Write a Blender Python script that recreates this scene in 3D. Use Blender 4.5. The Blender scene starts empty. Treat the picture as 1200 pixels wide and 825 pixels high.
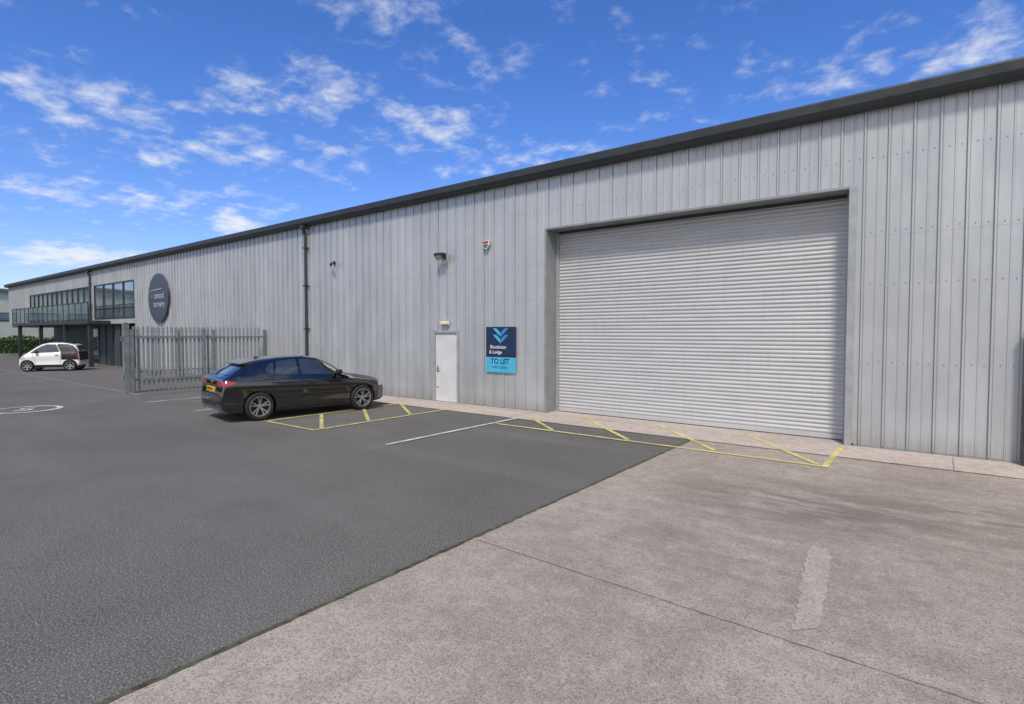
import bpy, bmesh, math, random
from mathutils import Vector, Matrix
from mathutils.bvhtree import BVHTree
R = math.radians
random.seed(7)
S = bpy.context.scene
COL = S.collection
D = 11.85      # facade plane
H = 2.1        # eye height
YAW = R(37.7); TILT = math.atan(23.5/650)
Rm = Matrix.Rotation(YAW,3,'Z') @ Matrix.Rotation(R(90)-TILT,3,'X')
def ray(px,py): return Rm @ Vector((px-600,412.5-py,-650))
def gp(px,py):
    r=ray(px,py); t=-H/r.z; return (r.x*t,r.y*t)

# ------------------------------------------------------------------ node helpers
class G:
    def __init__(s, nt): s.nt = nt
    def put(s, sock, v):
        if isinstance(v, bpy.types.NodeSocket): s.nt.links.new(v, sock)
        elif v is not None:
            if hasattr(sock.default_value,'__len__') and not hasattr(v,'__len__'): v=(v,)*len(sock.default_value)
            if hasattr(v,'__len__') and len(v)==3 and len(sock.default_value)==4: v=(*v,1)
            sock.default_value = v
    def n(s, t, ins=None, **props):
        nd = s.nt.nodes.new(t)
        for k,v in props.items(): setattr(nd,k,v)
        if ins:
            for k,v in ins.items(): s.put(nd.inputs[k], v)
        return nd
    def m(s, op, a, b=None, c=None, clamp=False):
        nd = s.n('ShaderNodeMath', operation=op); nd.use_clamp = clamp
        s.put(nd.inputs[0],a)
        if b is not None: s.put(nd.inputs[1],b)
        if c is not None: s.put(nd.inputs[2],c)
        return nd.outputs[0]
    def mix(s, f, a, b, mode='MIX'):
        nd = s.n('ShaderNodeMix', data_type='RGBA', blend_type=mode)
        s.put(nd.inputs[0],f); s.put(nd.inputs[6],a); s.put(nd.inputs[7],b)
        return nd.outputs[2]
    def noise(s, vec, scale, detail=4, rough=.55, dist=0):
        nd = s.n('ShaderNodeTexNoise', {'Vector':vec,'Scale':scale,'Detail':detail,'Roughness':rough,'Distortion':dist})
        return nd.outputs[0]
    def rng(s, v, a, b, c=0., d=1.):
        nd = s.n('ShaderNodeMapRange', {0:v,1:a,2:b,3:c,4:d}); nd.clamp=True
        nd.interpolation_type='SMOOTHSTEP'
        return nd.outputs[0]
    def obj(s, scale=(1,1,1)):
        tc = s.n('ShaderNodeTexCoord')
        if scale==(1,1,1): return tc.outputs['Object']
        mp = s.n('ShaderNodeMapping', {'Vector':tc.outputs['Object'],'Scale':scale})
        return mp.outputs[0]
    def bump(s, h, st, dist=.01):
        return s.n('ShaderNodeBump', {'Height':h,'Strength':st,'Distance':dist}).outputs[0]
def newmat(name):
    m = bpy.data.materials.new(name); m.use_nodes=True
    nt = m.node_tree; b = nt.nodes['Principled BSDF']
    return m, G(nt), b
def surf(name, c, rough=.5, metal=0, var=.12, scale=6, bump=0, bscale=60, coat=0, stretch=(1,1,1), spec=None, rvar=.05):
    m,g,b = newmat(name)
    v = g.obj(stretch)
    n = g.noise(v, scale, 3)
    c1 = tuple(x*(1-var) for x in c); c2 = tuple(min(1,x*(1+var)) for x in c)
    g.put(b.inputs['Base Color'], g.mix(g.rng(n,.3,.7), c1, c2))
    g.put(b.inputs['Roughness'], g.rng(n,.3,.7,max(0,rough-rvar),rough+rvar))
    b.inputs['Metallic'].default_value = metal
    b.inputs['Coat Weight'].default_value = coat
    if coat: b.inputs['Coat Roughness'].default_value=.03
    if spec is not None: b.inputs['Specular IOR Level'].default_value=spec
    if bump: g.put(b.inputs['Normal'], g.bump(g.noise(v,bscale,4), bump))
    return m
M = {}
M['dark_metal'] = surf('dark_metal',(.040,.046,.050),.42,.2,.15,3)
M['dark_panel'] = surf('dark_panel',(.045,.055,.060),.5,0,.2,2)
M['galv'] = surf('galvanised',(.32,.35,.37),.5,.35,.15,9)
M['galv_dark'] = surf('galvanised_dark',(.19,.215,.23),.55,.3,.2,6)
M['trim'] = surf('grey_trim',(.36,.375,.385),.42,.3,.1,4)
M['reveal'] = surf('reveal_metal',(.27,.285,.295),.45,.3,.1,3)
M['door'] = surf('door_paint',(.58,.58,.58),.45,0,.05,3)
M['roof'] = surf('roof_sheet',(.12,.13,.14),.5,.3,.15,3)
M['black_rubber'] = surf('tyre_rubber',(.014,.014,.015),.8,0,.2,20,.3,80)
M['black_plastic'] = surf('black_plastic',(.016,.016,.017),.5,0,.2,8)
M['black_paint'] = surf('black_car_paint',(.0025,.0027,.0035),.04,0,.1,2,coat=1,spec=.9,rvar=.01)
M['white_paint'] = surf('white_car_paint',(.78,.78,.79),.18,0,.03,2,coat=1)
M['rim'] = surf('alloy',(.36,.36,.37),.3,.7,.1,8)
M['rim_dark'] = surf('alloy_dark',(.02,.02,.022),.45,.4,.1,8)
M['seam'] = surf('panel_gap',(.001,.001,.001),.9,0,.1,8)
M['car_glass'] = surf('car_glass',(.028,.034,.038),.03,0,.2,3,coat=1,spec=1.,rvar=.01)
M['glass'] = surf('window_glass',(.20,.26,.31),.04,.6,.3,.6,coat=1,rvar=.01)
M['red_lens'] = surf('red_lens',(.45,.008,.012),.12,0,.25,30,coat=1)
M['clear_lens'] = surf('clear_lens',(.5,.52,.55),.08,.3,.1,20,coat=1)
M['chrome'] = surf('chrome',(.6,.6,.62),.12,1,.05,5)
M['yellow_plate'] = surf('plate_yellow',(.80,.44,.02),.35,0,.04,8)
M['black_ink'] = surf('black_ink',(.012,.012,.012),.5,0,.05,8)
M['white_ink'] = surf('white_ink',(.78,.80,.80),.4,0,.03,8)
M['faded_ink'] = surf('faded_ink',(.46,.48,.50),.5,0,.15,4)
M['navy'] = surf('sign_navy',(.010,.026,.075),.35,0,.06,3)
M['cyan'] = surf('sign_cyan',(.07,.42,.62),.35,0,.05,3)
M['cyan2'] = surf('sign_blue',(.03,.24,.55),.35,0,.05,3)
M['slate'] = surf('sign_slate',(.055,.065,.085),.45,0,.08,2)
M['cream'] = surf('cream_lamp',(.75,.64,.36),.4,0,.05,10)
M['red'] = surf('red_plastic',(.42,.03,.02),.4,0,.05,10)
M['green'] = surf('green_plastic',(.05,.16,.09),.4,0,.05,10)
M['white_plastic'] = surf('white_plastic',(.6,.6,.58),.4,0,.05,10)
M['far_wall'] = surf('far_cladding',(.42,.45,.42),.6,0,.08,.5)
M['steel_bolt'] = surf('bolt',(.16,.15,.14),.5,.5,.4,3)

# cladding
m,g,b = newmat('profiled_cladding'); base=(.475,.488,.502)
tc = g.n('ShaderNodeTexCoord').outputs['Object']
sx = g.n('ShaderNodeSeparateXYZ',{0:tc}); X_=sx.outputs[0]; Z_=sx.outputs[2]
cell = g.m('FLOOR', g.m('DIVIDE', X_, 1.08))
wn = g.n('ShaderNodeTexWhiteNoise', {'W':cell}, noise_dimensions='1D').outputs[0]
bright = g.rng(wn,0,1,.95,1.04)
n1 = g.noise(g.obj((1.2,1.2,.5)),1.6,5,.65); n2 = g.noise(g.obj((1,1,.6)),.9,4,.6); n3 = g.noise(g.obj((34,34,.7)),1.0,3,.6)
c = g.mix(g.rng(n1,.3,.72), tuple(x*.93 for x in base), tuple(x*1.06 for x in base))
c = g.mix(g.rng(n2,.35,.7,0,.25), c, tuple(min(1,x*1.15) for x in base))
c = g.mix(g.rng(n3,.60,.85,0,.22), c, tuple(x*.62 for x in base))
foot = g.m('MULTIPLY', g.rng(Z_,.0,.45,1,0), g.rng(n3,.25,.65,.15,.6))
c = g.mix(foot, c, (.25,.23,.20))
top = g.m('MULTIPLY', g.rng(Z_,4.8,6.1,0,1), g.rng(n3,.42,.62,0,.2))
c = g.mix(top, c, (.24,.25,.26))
cb = g.n('ShaderNodeVectorMath',{0:c},operation='SCALE'); g.put(cb.inputs['Scale'],bright)
g.put(b.inputs['Base Color'], cb.outputs[0])
b.inputs['Metallic'].default_value=.4
g.put(b.inputs['Roughness'], g.rng(n1,.3,.7,.34,.48))
g.put(b.inputs['Normal'], g.bump(n2,.12,.03))
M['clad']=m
# shutter
m,g,b = newmat('shutter_steel')
n1 = g.noise(g.obj((.35,1,3)),2.2,4,.6); n2=g.noise(g.obj((9,9,.7)),1.3,3)
n3 = g.noise(g.obj((.8,1,10)),4.5,2)
c = g.mix(g.rng(n1,.3,.7),(.48,.483,.488),(.54,.543,.548)); c=g.mix(g.rng(n2,.5,.75,0,.3),c,(.38,.38,.38)); c=g.mix(g.rng(n3,.55,.8,0,.2),c,(.36,.36,.36))
g.put(b.inputs['Base Color'],c); b.inputs['Metallic'].default_value=.2; b.inputs['Roughness'].default_value=.42
M['shutter']=m
# asphalt
m,g,b = newmat('asphalt')
v=g.obj()
big=g.noise(v,.22,4,.6,.5); med=g.noise(v,1.3,5,.7); fine=g.noise(v,60,3,.8); grit=g.noise(v,190,1,.6)
trk=g.noise(g.obj((.12,1.3,1)),.8,3,.5)
c=g.mix(g.rng(big,.34,.66),(.090,.085,.078),(.142,.135,.123))
c=g.mix(g.rng(med,.4,.72,0,.55),c,(.080,.076,.070))
c=g.mix(g.rng(trk,.5,.68,0,.45),c,(.168,.160,.147))
c=g.mix(g.rng(fine,.46,.62,0,.9),c,(.32,.305,.28))
c=g.mix(g.rng(grit,.50,.60,0,.9),c,(.015,.015,.015))
vor=g.n('ShaderNodeTexVoronoi',{'Vector':v,'Scale':34.}).outputs[0]
c=g.mix(g.rng(vor,.0,.2,.85,0),c,(.50,.475,.44))
g.put(b.inputs['Base Color'],c); b.inputs['Roughness'].default_value=.95; b.inputs['Specular IOR Level'].default_value=.25
g.put(b.inputs['Normal'],g.bump(g.m('ADD',fine,g.m('MULTIPLY',grit,.8)),.45,.005))
M['asphalt']=m
m,g,b = newmat('old_paving')
v=g.obj(); big=g.noise(v,.5,4,.6); fine=g.noise(v,40,3,.7)
br=g.n('ShaderNodeTexBrick',{'Vector':v,'Scale':5.,'Color1':(.12,.108,.10,1),'Color2':(.16,.14,.13,1),'Mortar':(.07,.068,.06,1),'Mortar Size':.02})
c=g.mix(g.rng(big,.3,.7,0,.5),br.outputs[0],(.10,.10,.10)); c=g.mix(g.rng(fine,.5,.8,0,.4),c,(.2,.19,.17))
g.put(b.inputs['Base Color'],c); b.inputs['Roughness'].default_value=.85; M['paving']=m
# concrete
def concrete(name, a, bb, stain):
    m,g,b = newmat(name)
    tc=g.n('ShaderNodeTexCoord').outputs['Object']; v=tc
    sx=g.n('ShaderNodeSeparateXYZ',{0:tc}); X,Y=sx.outputs[0],sx.outputs[1]
    big=g.noise(v,.55,5,.65,.8); med=g.noise(v,4.,6,.75,.2); fine=g.noise(v,50,3,.8); sp=g.noise(v,140,1,.6)
    scf=g.noise(g.obj((9,.7,1)),1.4,5,.7)
    c=g.mix(g.rng(big,.36,.64),a,bb)
    c=g.mix(g.rng(med,.42,.68,0,.6),c,tuple(x*.66 for x in a))
    c=g.mix(g.rng(scf,.55,.75,0,.35),c,tuple(min(1,x*1.22) for x in bb))
    c=g.mix(g.rng(g.noise(v,9.,4,.75),.5,.68,0,.45),c,tuple(min(1,x*1.22) for x in bb))
    c=g.mix(g.rng(fine,.46,.64,0,.7),c,tuple(x*.45 for x in a))
    vor=g.n('ShaderNodeTexVoronoi',{'Vector':v,'Scale':30.}).outputs[0]
    c=g.mix(g.rng(vor,.0,.17,.7,0),c,(.10,.092,.082))
    c=g.mix(g.rng(sp,.54,.66,0,.6),c,(.62,.57,.50))
    if stain:
        str_=g.noise(g.obj((.7,3.,1)),1.3,5,.7,.5)
        for (x0,y0,rx,ry,am) in stain:
            q=g.m('ADD',g.m('POWER',g.m('ABSOLUTE',g.m('DIVIDE',g.m('SUBTRACT',X,x0),rx)),2.),g.m('POWER',g.m('ABSOLUTE',g.m('DIVIDE',g.m('SUBTRACT',Y,y0),ry)),2.))
            k=g.m('MULTIPLY',g.m('EXPONENT',g.m('MULTIPLY',q,-1.)),am)
            k=g.m('MULTIPLY',k,g.rng(str_,.36,.62,.15,1))
            c=g.mix(k,c,(.145,.124,.105))
    g.put(b.inputs['Base Color'],c); b.inputs['Roughness'].default_value=.9; b.inputs['Specular IOR Level'].default_value=.3
    g.put(b.inputs['Normal'],g.bump(g.m('ADD',fine,g.m('MULTIPLY',med,1.2)),.55,.01))
    return m
M['concrete']=concrete('apron_concrete',(.292,.250,.206),(.405,.352,.298),[(-1.1,7.4,1.7,1.,.85),(.7,8.2,1.8,.8,.6),(-1.9,5.4,1.3,1.2,.4),(1.2,4.2,1.2,1.6,.35),(-.3,9.5,1.6,.35,.4)])
M['path']=concrete('path_concrete',(.46,.385,.335),(.54,.46,.405),[(-9.5,11.6,5,.18,.3)])
M['patch']=concrete('patch_concrete',(.37,.325,.276),(.45,.398,.342),None)
M['dark_joint']=surf('joint',(.16,.135,.11),.9,0,.4,9)
M['kerb']=surf('kerb_concrete',(.17,.155,.14),.85,0,.25,9)
M['moss']=surf('moss',(.07,.072,.035),.95,0,.5,12,.5,60)
M['grass']=surf('grass',(.06,.10,.025),.8,0,.4,3)
M['leaf']=surf('hedge_leaf',(.035,.07,.02),.6,0,.5,4)
M['leaf2']=surf('hedge_leaf_light',(.07,.11,.03),.6,0,.4,4)
def worn(name,c,cover=.42):
    m,g,b=newmat(name); v=g.obj()
    n=g.noise(v,14,5,.75); n2=g.noise(v,1.6,3); f=g.noise(v,70,2,.7)
    a=g.rng(g.m('ADD',g.m('MULTIPLY',n,.75),g.m('MULTIPLY',f,.35)),cover,cover+.09)
    a=g.m('MULTIPLY',a,g.rng(n2,.25,.6,.68,.94))
    g.put(b.inputs['Base Color'],g.mix(g.rng(n2,.3,.7),tuple(x*.8 for x in c),c)); b.inputs['Roughness'].default_value=.7
    tr=g.n('ShaderNodeBsdfTransparent'); mx=g.n('ShaderNodeMixShader',{0:a,1:tr.outputs[0],2:b.outputs[0]})
    g.nt.links.new(mx.outputs[0], g.nt.nodes['Material Output'].inputs[0])
    return m
M['yellow']=worn('worn_yellow_paint',(.70,.62,.24),.435)
M['white']=worn('worn_white_paint',(.68,.67,.65),.44)
m,g,b=newmat('balustrade_glass')
tr=g.n('ShaderNodeBsdfTransparent',{0:(.75,.82,.85)}); gl=g.n('ShaderNodeBsdfGlossy',{0:(.8,.85,.9),1:.04})
mx=g.n('ShaderNodeMixShader',{0:.5,1:tr.outputs[0],2:gl.outputs[0]}); g.nt.links.new(mx.outputs[0],g.nt.nodes['Material Output'].inputs[0])
M['bal_glass']=m

# ------------------------------------------------------------------ mesh helpers
class MB:
    def __init__(s): s.v=[]; s.f=[]; s.mi=[]
    def add(s, vs, fs, mi=0):
        o=len(s.v); s.v+= [tuple(p) for p in vs]
        for f in fs: s.f.append([o+i for i in f]); s.mi.append(mi)
    def box(s,x0,x1,y0,y1,z0,z1,mi=0):
        s.add([(x0,y0,z0),(x1,y0,z0),(x1,y1,z0),(x0,y1,z0),(x0,y0,z1),(x1,y0,z1),(x1,y1,z1),(x0,y1,z1)],
              [(3,2,1,0),(4,5,6,7),(0,1,5,4),(1,2,6,5),(2,3,7,6),(3,0,4,7)],mi)
        return s
    def prism(s,poly,axis,a,b,mi=0):
        def P(p,t):
            return {'x':(t,p[0],p[1]),'y':(p[0],t,p[1]),'z':(p[0],p[1],t)}[axis]
        n=len(poly); vs=[P(p,a) for p in poly]+[P(p,b) for p in poly]
        s.add(vs,[list(range(n))[::-1],list(range(n,2*n))]+[(i,(i+1)%n,n+(i+1)%n,n+i) for i in range(n)],mi); return s
    def tube(s,p0,p1,r,n=12,mi=0,r1=None):
        p0=Vector(p0);p1=Vector(p1);d=(p1-p0).normalized(); a=d.orthogonal().normalized(); c=d.cross(a); r1=r if r1 is None else r1
        vs=[]
        for k in range(n):
            t=2*math.pi*k/n; e=a*math.cos(t)+c*math.sin(t); vs.append(p0+e*r)
        for k in range(n):
            t=2*math.pi*k/n; e=a*math.cos(t)+c*math.sin(t); vs.append(p1+e*r1)
        s.add(vs,[list(range(n))[::-1],list(range(n,2*n))]+[(i,(i+1)%n,n+(i+1)%n,n+i) for i in range(n)],mi); return s
    def lathe(s,prof,n=40,mi=0,c=(0,0,0)):
        vs=[];m=len(prof)
        for k in range(n):
            t=2*math.pi*k/n
            for r,y in prof: vs.append((c[0]+r*math.cos(t),c[1]+y,c[2]+r*math.sin(t)))
        fs=[]
        for k in range(n):
            for j in range(m):
                a=k*m+j;b_=k*m+(j+1)%m;c_=((k+1)%n)*m+(j+1)%m;d=((k+1)%n)*m+j
                fs.append((a,b_,c_,d))
        s.add(vs,fs,mi); return s
    def build(s,name,mats,parent=None,smooth=False,bevel=0,angle=35):
        me=bpy.data.meshes.new(name); me.from_pydata(s.v,[],s.f)
        if not isinstance(mats,(list,tuple)): mats=[mats]
        for m in mats: me.materials.append(M[m] if isinstance(m,str) else m)
        for p,i in zip(me.polygons,s.mi): p.material_index=i
        bm=bmesh.new(); bm.from_mesh(me); bmesh.ops.recalc_face_normals(bm,faces=bm.faces)
        bm.to_mesh(me); bm.free(); me.update()
        return link(name,me,parent,smooth,bevel,angle)
def link(name,me,parent=None,smooth=False,bevel=0,angle=35):
    o=bpy.data.objects.new(name,me); COL.objects.link(o)
    if smooth:
        for p in me.polygons: p.use_smooth=True
        try: me.set_sharp_from_angle(angle=R(angle))
        except Exception: pass
    if bevel:
        b=o.modifiers.new('bevel','BEVEL'); b.width=bevel; b.segments=2; b.limit_method='ANGLE'
    if parent: o.parent=parent
    return o
def boxes(name,mat,parent,lst,bevel=0):
    return [MB().box(*q).build(name,mat,parent,bevel=bevel) for q in lst]
def tag(o,label=None,cat=None,group=None,kind=None):
    if label: o['label']=label
    if cat: o['category']=cat
    if group: o['group']=group
    if kind: o['kind']=kind
    return o
def thing(name,label,cat,loc=(0,0,0),rz=0,group=None):
    o=bpy.data.objects.new(name,None); o.empty_display_size=.2; COL.objects.link(o); o.location=loc; o.rotation_euler=(0,0,rz)
    return tag(o,label,cat,group)
def struct(name,mb,m,**k):
    o=mb.build(name,m,**k); o['kind']='structure'; return o
def text(name,s,size,mat,parent,loc,rot=(R(90),0,0),sx=1,bold=0,align='CENTER'):
    cu=bpy.data.curves.new('t','FONT'); cu.body=s; cu.size=size; cu.align_x=align; cu.align_y='CENTER'; cu.extrude=.0015; cu.offset=bold
    to=bpy.data.objects.new('t',cu); COL.objects.link(to)
    dg=bpy.context.evaluated_depsgraph_get(); me=bpy.data.meshes.new_from_object(to.evaluated_get(dg))
    bpy.data.objects.remove(to); me.materials.clear(); me.materials.append(M[mat])
    o=link(name,me,parent); o.location=loc; o.rotation_euler=rot; o.scale=(sx,1,1); return o
def sheet(mb,poly,z,mi=0): mb.add([(x,y,z) for x,y in poly],[list(range(len(poly)))],mi)
def rect(mb,x0,x1,y0,y1,z,mi=0): sheet(mb,[(x0,y0),(x1,y0),(x1,y1),(x0,y1)],z,mi)

# ------------------------------------------------------------------ ground
mb=MB(); rect(mb,-900,900,-900,900,-.03); struct('ground',mb,'grass')
mb=MB(); rect(mb,-74,40,-60,D+.3,0); struct('asphalt_yard',mb,'asphalt')
ea=gp(787,527); eb=gp(130,823)
def XE(y): return ea[0]+(y-ea[1])*(eb[0]-ea[0])/(eb[1]-ea[1])
mb=MB()
left=[(XE(-20+30.62*i/260)+random.uniform(-.012,.012),-20+30.62*i/260) for i in range(261)]
sheet(mb,[(30,-20),(30,10.62)]+left[::-1],.006); struct('concrete_apron',mb,'concrete')
mb=MB(); rect(mb,-14.6,30,10.62,D+.65,.012); struct('path',mb,'path')
mb=MB(); rect(mb,-64,-20.9,7.0,D+3,.006); struct('paved_entrance',mb,'paving')
mb=MB(); mb.box(-45,-20.9,6.9,7.0,-.01,.03); struct('kerb',mb,'kerb',bevel=.008)
mb=MB()
def crack(pts,w,z):
    n=len(pts)
    a=[];b_=[]
    for i,(x,y) in enumerate(pts):
        p=pts[max(0,i-1)];q=pts[min(n-1,i+1)];dx,dy=q[0]-p[0],q[1]-p[1];l=math.hypot(dx,dy) or 1
        ww=w*random.uniform(.4,1.2); a.append((x-dy/l*ww,y+dx/l*ww,z)); b_.append((x+dy/l*ww,y-dx/l*ww,z))
    mb.add(a+b_,[(i,i+1,n+i+1,n+i) for i in range(n-1)])
ja=gp(558,633); jb=gp(1140,823); js=(jb[1]-ja[1])/(jb[0]-ja[0])
crack([(ja[0]+i*.07,ja[1]+i*.07*js+random.uniform(-.004,.004)) for i in range(300)],.0055,.010)
crack([(-3.7+i*.1,-1.6+random.uniform(-.006,.006)) for i in range(220)],.006,.010)
crack([(-3.75+i*.1,10.62+random.uniform(-.006,.006)) for i in range(200)],.009,.016)
crack([(1.9+random.uniform(-.006,.006),10.6-i*.1) for i in range(60)],.006,.010)
crack([(-3.6+i*.1,9.35+.1*math.sin(i*.11)+random.uniform(-.01,.01)) for i in range(3,50)],.003,.010)
for xj in (-8.3,-13,.2): crack([(xj+random.uniform(-.005,.005),10.64+i*.1) for i in range(12)],.005,.016)
struct('slab_joint',mb,'dark_joint')
mb=MB(); n=300; ys=[-6+i*(16.6)/n for i in range(n+1)]
L=[(XE(y)-.02-random.uniform(0,.022),y,.0095) for y in ys]; Rr=[(XE(y)+.004+random.uniform(0,.018),y,.0095) for y in ys]
mb.add(L+Rr,[(i,i+1,n+2+i,n+1+i) for i in range(n)])
struct('mossy_edge',mb,'moss')
mb=MB()
def blade(x,y,z,h,w):
    a=random.uniform(0,6.28); dx,dy=math.cos(a)*w,math.sin(a)*w; lx,ly=random.uniform(-.6,.6)*h,random.uniform(-.6,.6)*h
    mb.add([(x-dx,y-dy,z),(x+dx,y+dy,z),(x+lx,y+ly,z+h)],[(0,1,2)])
for i in range(1600):
    y=random.uniform(.5,10.5)
    if math.sin(y*3.1)+math.sin(y*7.7+1)+random.uniform(-1,1)>.5: blade(XE(y)-.015+random.gauss(0,.012),y,.008,random.uniform(.006,.02),.0025)
tag(mb.build('grass_tufts','grass'),'sparse low grass growing along the seam between tarmac and concrete','grass',kind='stuff')
mb=MB()
pp=[(950,641),(972,646),(974,672),(968,700),(958,738),(928,740),(936,700),(942,668)]
pts=[gp(*p) for p in pp]; fine=[]
for i in range(len(pts)):
    a=pts[i];b_=pts[(i+1)%len(pts)]
    for k in range(10):
        t=k/10; fine.append((a[0]*(1-t)+b_[0]*t+random.uniform(-.018,.018),a[1]*(1-t)+b_[1]*t+random.uniform(-.018,.018)))
sheet(mb,fine,.0115); struct('cement_repair',mb,'patch')

def strip(mb,a,b,w,z):
    a=Vector(a);b=Vector(b);d=(b-a).normalized();p=Vector((-d.y,d.x))*w/2
    sheet(mb,[a-p,b-p,b+p,a+p],z)
mb=MB(); W=.085
x0,x1=-12.45,-10.5
for s in [((x0,6.7),(x0,10.9)),((x1,6.7),(x1,11.2)),((x0-.05,6.7),(x1+.05,6.7)),
          ((x0+.1,8.1),(x1-.1,6.95)),((x0+.1,9.4),(x1-.1,8.2)),((x0+.1,10.7),(x1-.1,9.5))]:
    strip(mb,*s,W,.018)
struct('hatched_walkway_marking',mb,'yellow')
mb=MB()
for s in [((-7.95,9.72),(-1.42,9.72)),((-1.38,9.66),(-1.38,11.7)),((-7.95,11.0),(-6.5,9.82)),((-6.85,11.75),(-4.75,9.82)),((-4.9,11.75),(-3.1,9.85)),((-3.05,11.75),(-1.5,9.82))]:
    strip(mb,*s,.095,.018)
struct('hatched_loading_marking',mb,'yellow')
mb=MB(); strip(mb,(-8.08,6.65),(-8.08,10.9),.1,.018)
strip(mb,(-18.6,6.3),(-18.6,10.8),.1,.018); strip(mb,(-15.55,6.4),(-15.55,10.5),.1,.018)
struct('bay_line',mb,'white')
mb=MB(); cx,cy=gp(30,480.5); n=48
for k in range(n):
    a=2*math.pi*k/n; b_=2*math.pi*(k+1)/n
    mb.add([(cx+.8*math.cos(a),cy+.8*math.sin(a),.018),(cx+.8*math.cos(b_),cy+.8*math.sin(b_),.018),(cx+.66*math.cos(b_),cy+.66*math.sin(b_),.018),(cx+.66*math.cos(a),cy+.66*math.sin(a),.018)],[(0,1,2,3)])
struct('speed_roundel',mb,'white')
t5=text('speed_number','5',1.0,'white',None,(cx,cy,.018),(0,0,R(68))); t5['kind']='structure'

# ------------------------------------------------------------------ main building
B=thing('warehouse','long grey profiled steel industrial unit with dark eaves and a wide roller shutter','building',(0,0,0))
TOP=6.06; XL=-66; XR=9
PITCH=.36
PROF=[(0,0),(.115,0),(.124,-.009),(.142,-.009),(.151,0),(.268,0),(.270,.010),(.278,.010),(.283,-.034),(.310,-.034),(.315,.010),(.322,.010),(.324,0)]
def profile(x0,x1,yo):
    pts=[]; k=math.floor(x0/PITCH)-1
    while k*PITCH<x1+PITCH:
        pts+=[(k*PITCH+a,D+y+yo) for a,y in PROF]; k+=1
    def interp(x):
        for i in range(len(pts)-1):
            if pts[i][0]<=x<=pts[i+1][0]:
                t=(x-pts[i][0])/(pts[i+1][0]-pts[i][0]+1e-9); return (x,pts[i][1]*(1-t)+pts[i+1][1]*t)
    return [interp(x0)]+[p for p in pts if x0+1e-4<p[0]<x1-1e-4]+[interp(x1)]
def clad(mb,x0,x1,z0,z1,yo=0):
    p=profile(x0,x1,yo); n=len(p)
    mb.add([(x,y,z0) for x,y in p]+[(x,y,z1) for x,y in p],[(i,i+1,n+i+1,n+i) for i in range(n-1)])
LAP=3.82
RX0,RX1,RZ=-8.02,-1.37,4.70
DX0,DX1,DZ=-12.12,-11.12,2.12
WIN=[(-43.0,-36.2,2.9,5.07),(-58.8,-43.9,2.62,5.07)]
def clad_full(mb,x0,x1,z0=.05,z1=TOP):
    if z0<LAP: clad(mb,x0,x1,z0,min(z1,LAP+.02))
    if z1>LAP: clad(mb,x0,x1,max(z0,LAP-.01),z1,-.0025)
mb=MB()
clad_full(mb,RX1,XR); clad_full(mb,RX0,RX1,RZ,TOP); clad_full(mb,DX1,RX0); clad_full(mb,DX0,DX1,DZ,TOP)
clad_full(mb,-36.2,DX0); clad_full(mb,-37.8,-36.2,2.6,2.9)
clad_full(mb,-43.0,-36.2,5.07,TOP); clad_full(mb,-43.0,-37.8,2.6,2.9)
clad_full(mb,-43.9,-43.0,2.6,TOP); clad_full(mb,-58.8,-43.9,5.07,TOP); clad_full(mb,XL,-58.8,2.6,TOP)
for z in (1.55,2.95,3.88,5.2):
    k=math.floor(-9/PITCH)
    while k*PITCH<4:
        for a in (.05,.21):
            x=k*PITCH+a
            inside = (RX0-.15<x<RX1+.15 and z<RZ+.1)
            if not inside:
                yy=D-(.0025 if z>LAP else 0); zz=z+random.uniform(-.012,.012)
                mb.tube((x,yy+.002,zz),(x,yy-.008,zz),.009,6,1)
        k+=1
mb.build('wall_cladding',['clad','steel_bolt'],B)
boxes('base_flashing','reveal',B,[(XL+.01,-37.9,D+.06,D+.16,2.6,2.82),(-36.2,DX0-.03,D-.012,D+.1,.012,.05),(DX1+.03,RX0-.06,D-.012,D+.1,.012,.05),(RX1+.14,XR,D-.012,D+.1,.012,.05)])
boxes('side_wall','clad',B,[(XL-.02,XL,D+.001,D+30,2.6,TOP),(XL-.021,XL-.001,D+3.2,D+30,0,2.6),(XR,XR+.02,D,D+30,0,TOP)])
boxes('rear_wall','clad',B,[(XL,XR,D+30,D+30.1,0,TOP)])
mb=MB(); mb.prism([(D-.1,TOP+.2),(D+15,TOP+1.6),(D+30.2,TOP+.2),(D+30.2,TOP+.02),(D+15,TOP+1.4),(D-.1,TOP+.02)],'x',XL-.1,XR+.1)
mb.build('roof','roof',B)
mb=MB(); mb.prism([(D-.02,TOP-.03),(D-.20,TOP-.03),(D-.25,TOP+.0),(D-.285,TOP+.06),(D-.30,TOP+.20),(D-.285,TOP+.235),(D-.1,TOP+.24),(D-.02,TOP+.24)],'x',XL-.15,XR+.1)
g_=mb.build('gutter','dark_metal',B,bevel=.01)
for k in range(24):
    x=XR-.5-k*3.1
    if x>XL: MB().box(x,x+.012,D-.303,D-.29,TOP+.07,TOP+.19).build('gutter_joint','dark_panel',g_)
for xd in (-18.8,-43.45):
    mb=MB(); mb.tube((xd,D-.2,TOP-.02),(xd,D-.2,TOP-.15),.06); mb.tube((xd,D-.2,TOP-.13),(xd,D-.11,TOP-.34),.058); mb.tube((xd,D-.11,TOP-.32),(xd,D-.11,.05),.056)
    mb.box(xd-.12,xd+.12,D-.27,D-.09,TOP-.14,TOP-.035)
    dp=mb.build('downpipe','dark_metal',B,smooth=True)
    boxes('pipe_bracket','dark_metal',dp,[(xd-.09,xd+.09,D-.18,D-.03,z,z+.05) for z in (.6,2.2,3.8,5.2)])
RD=.56
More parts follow.
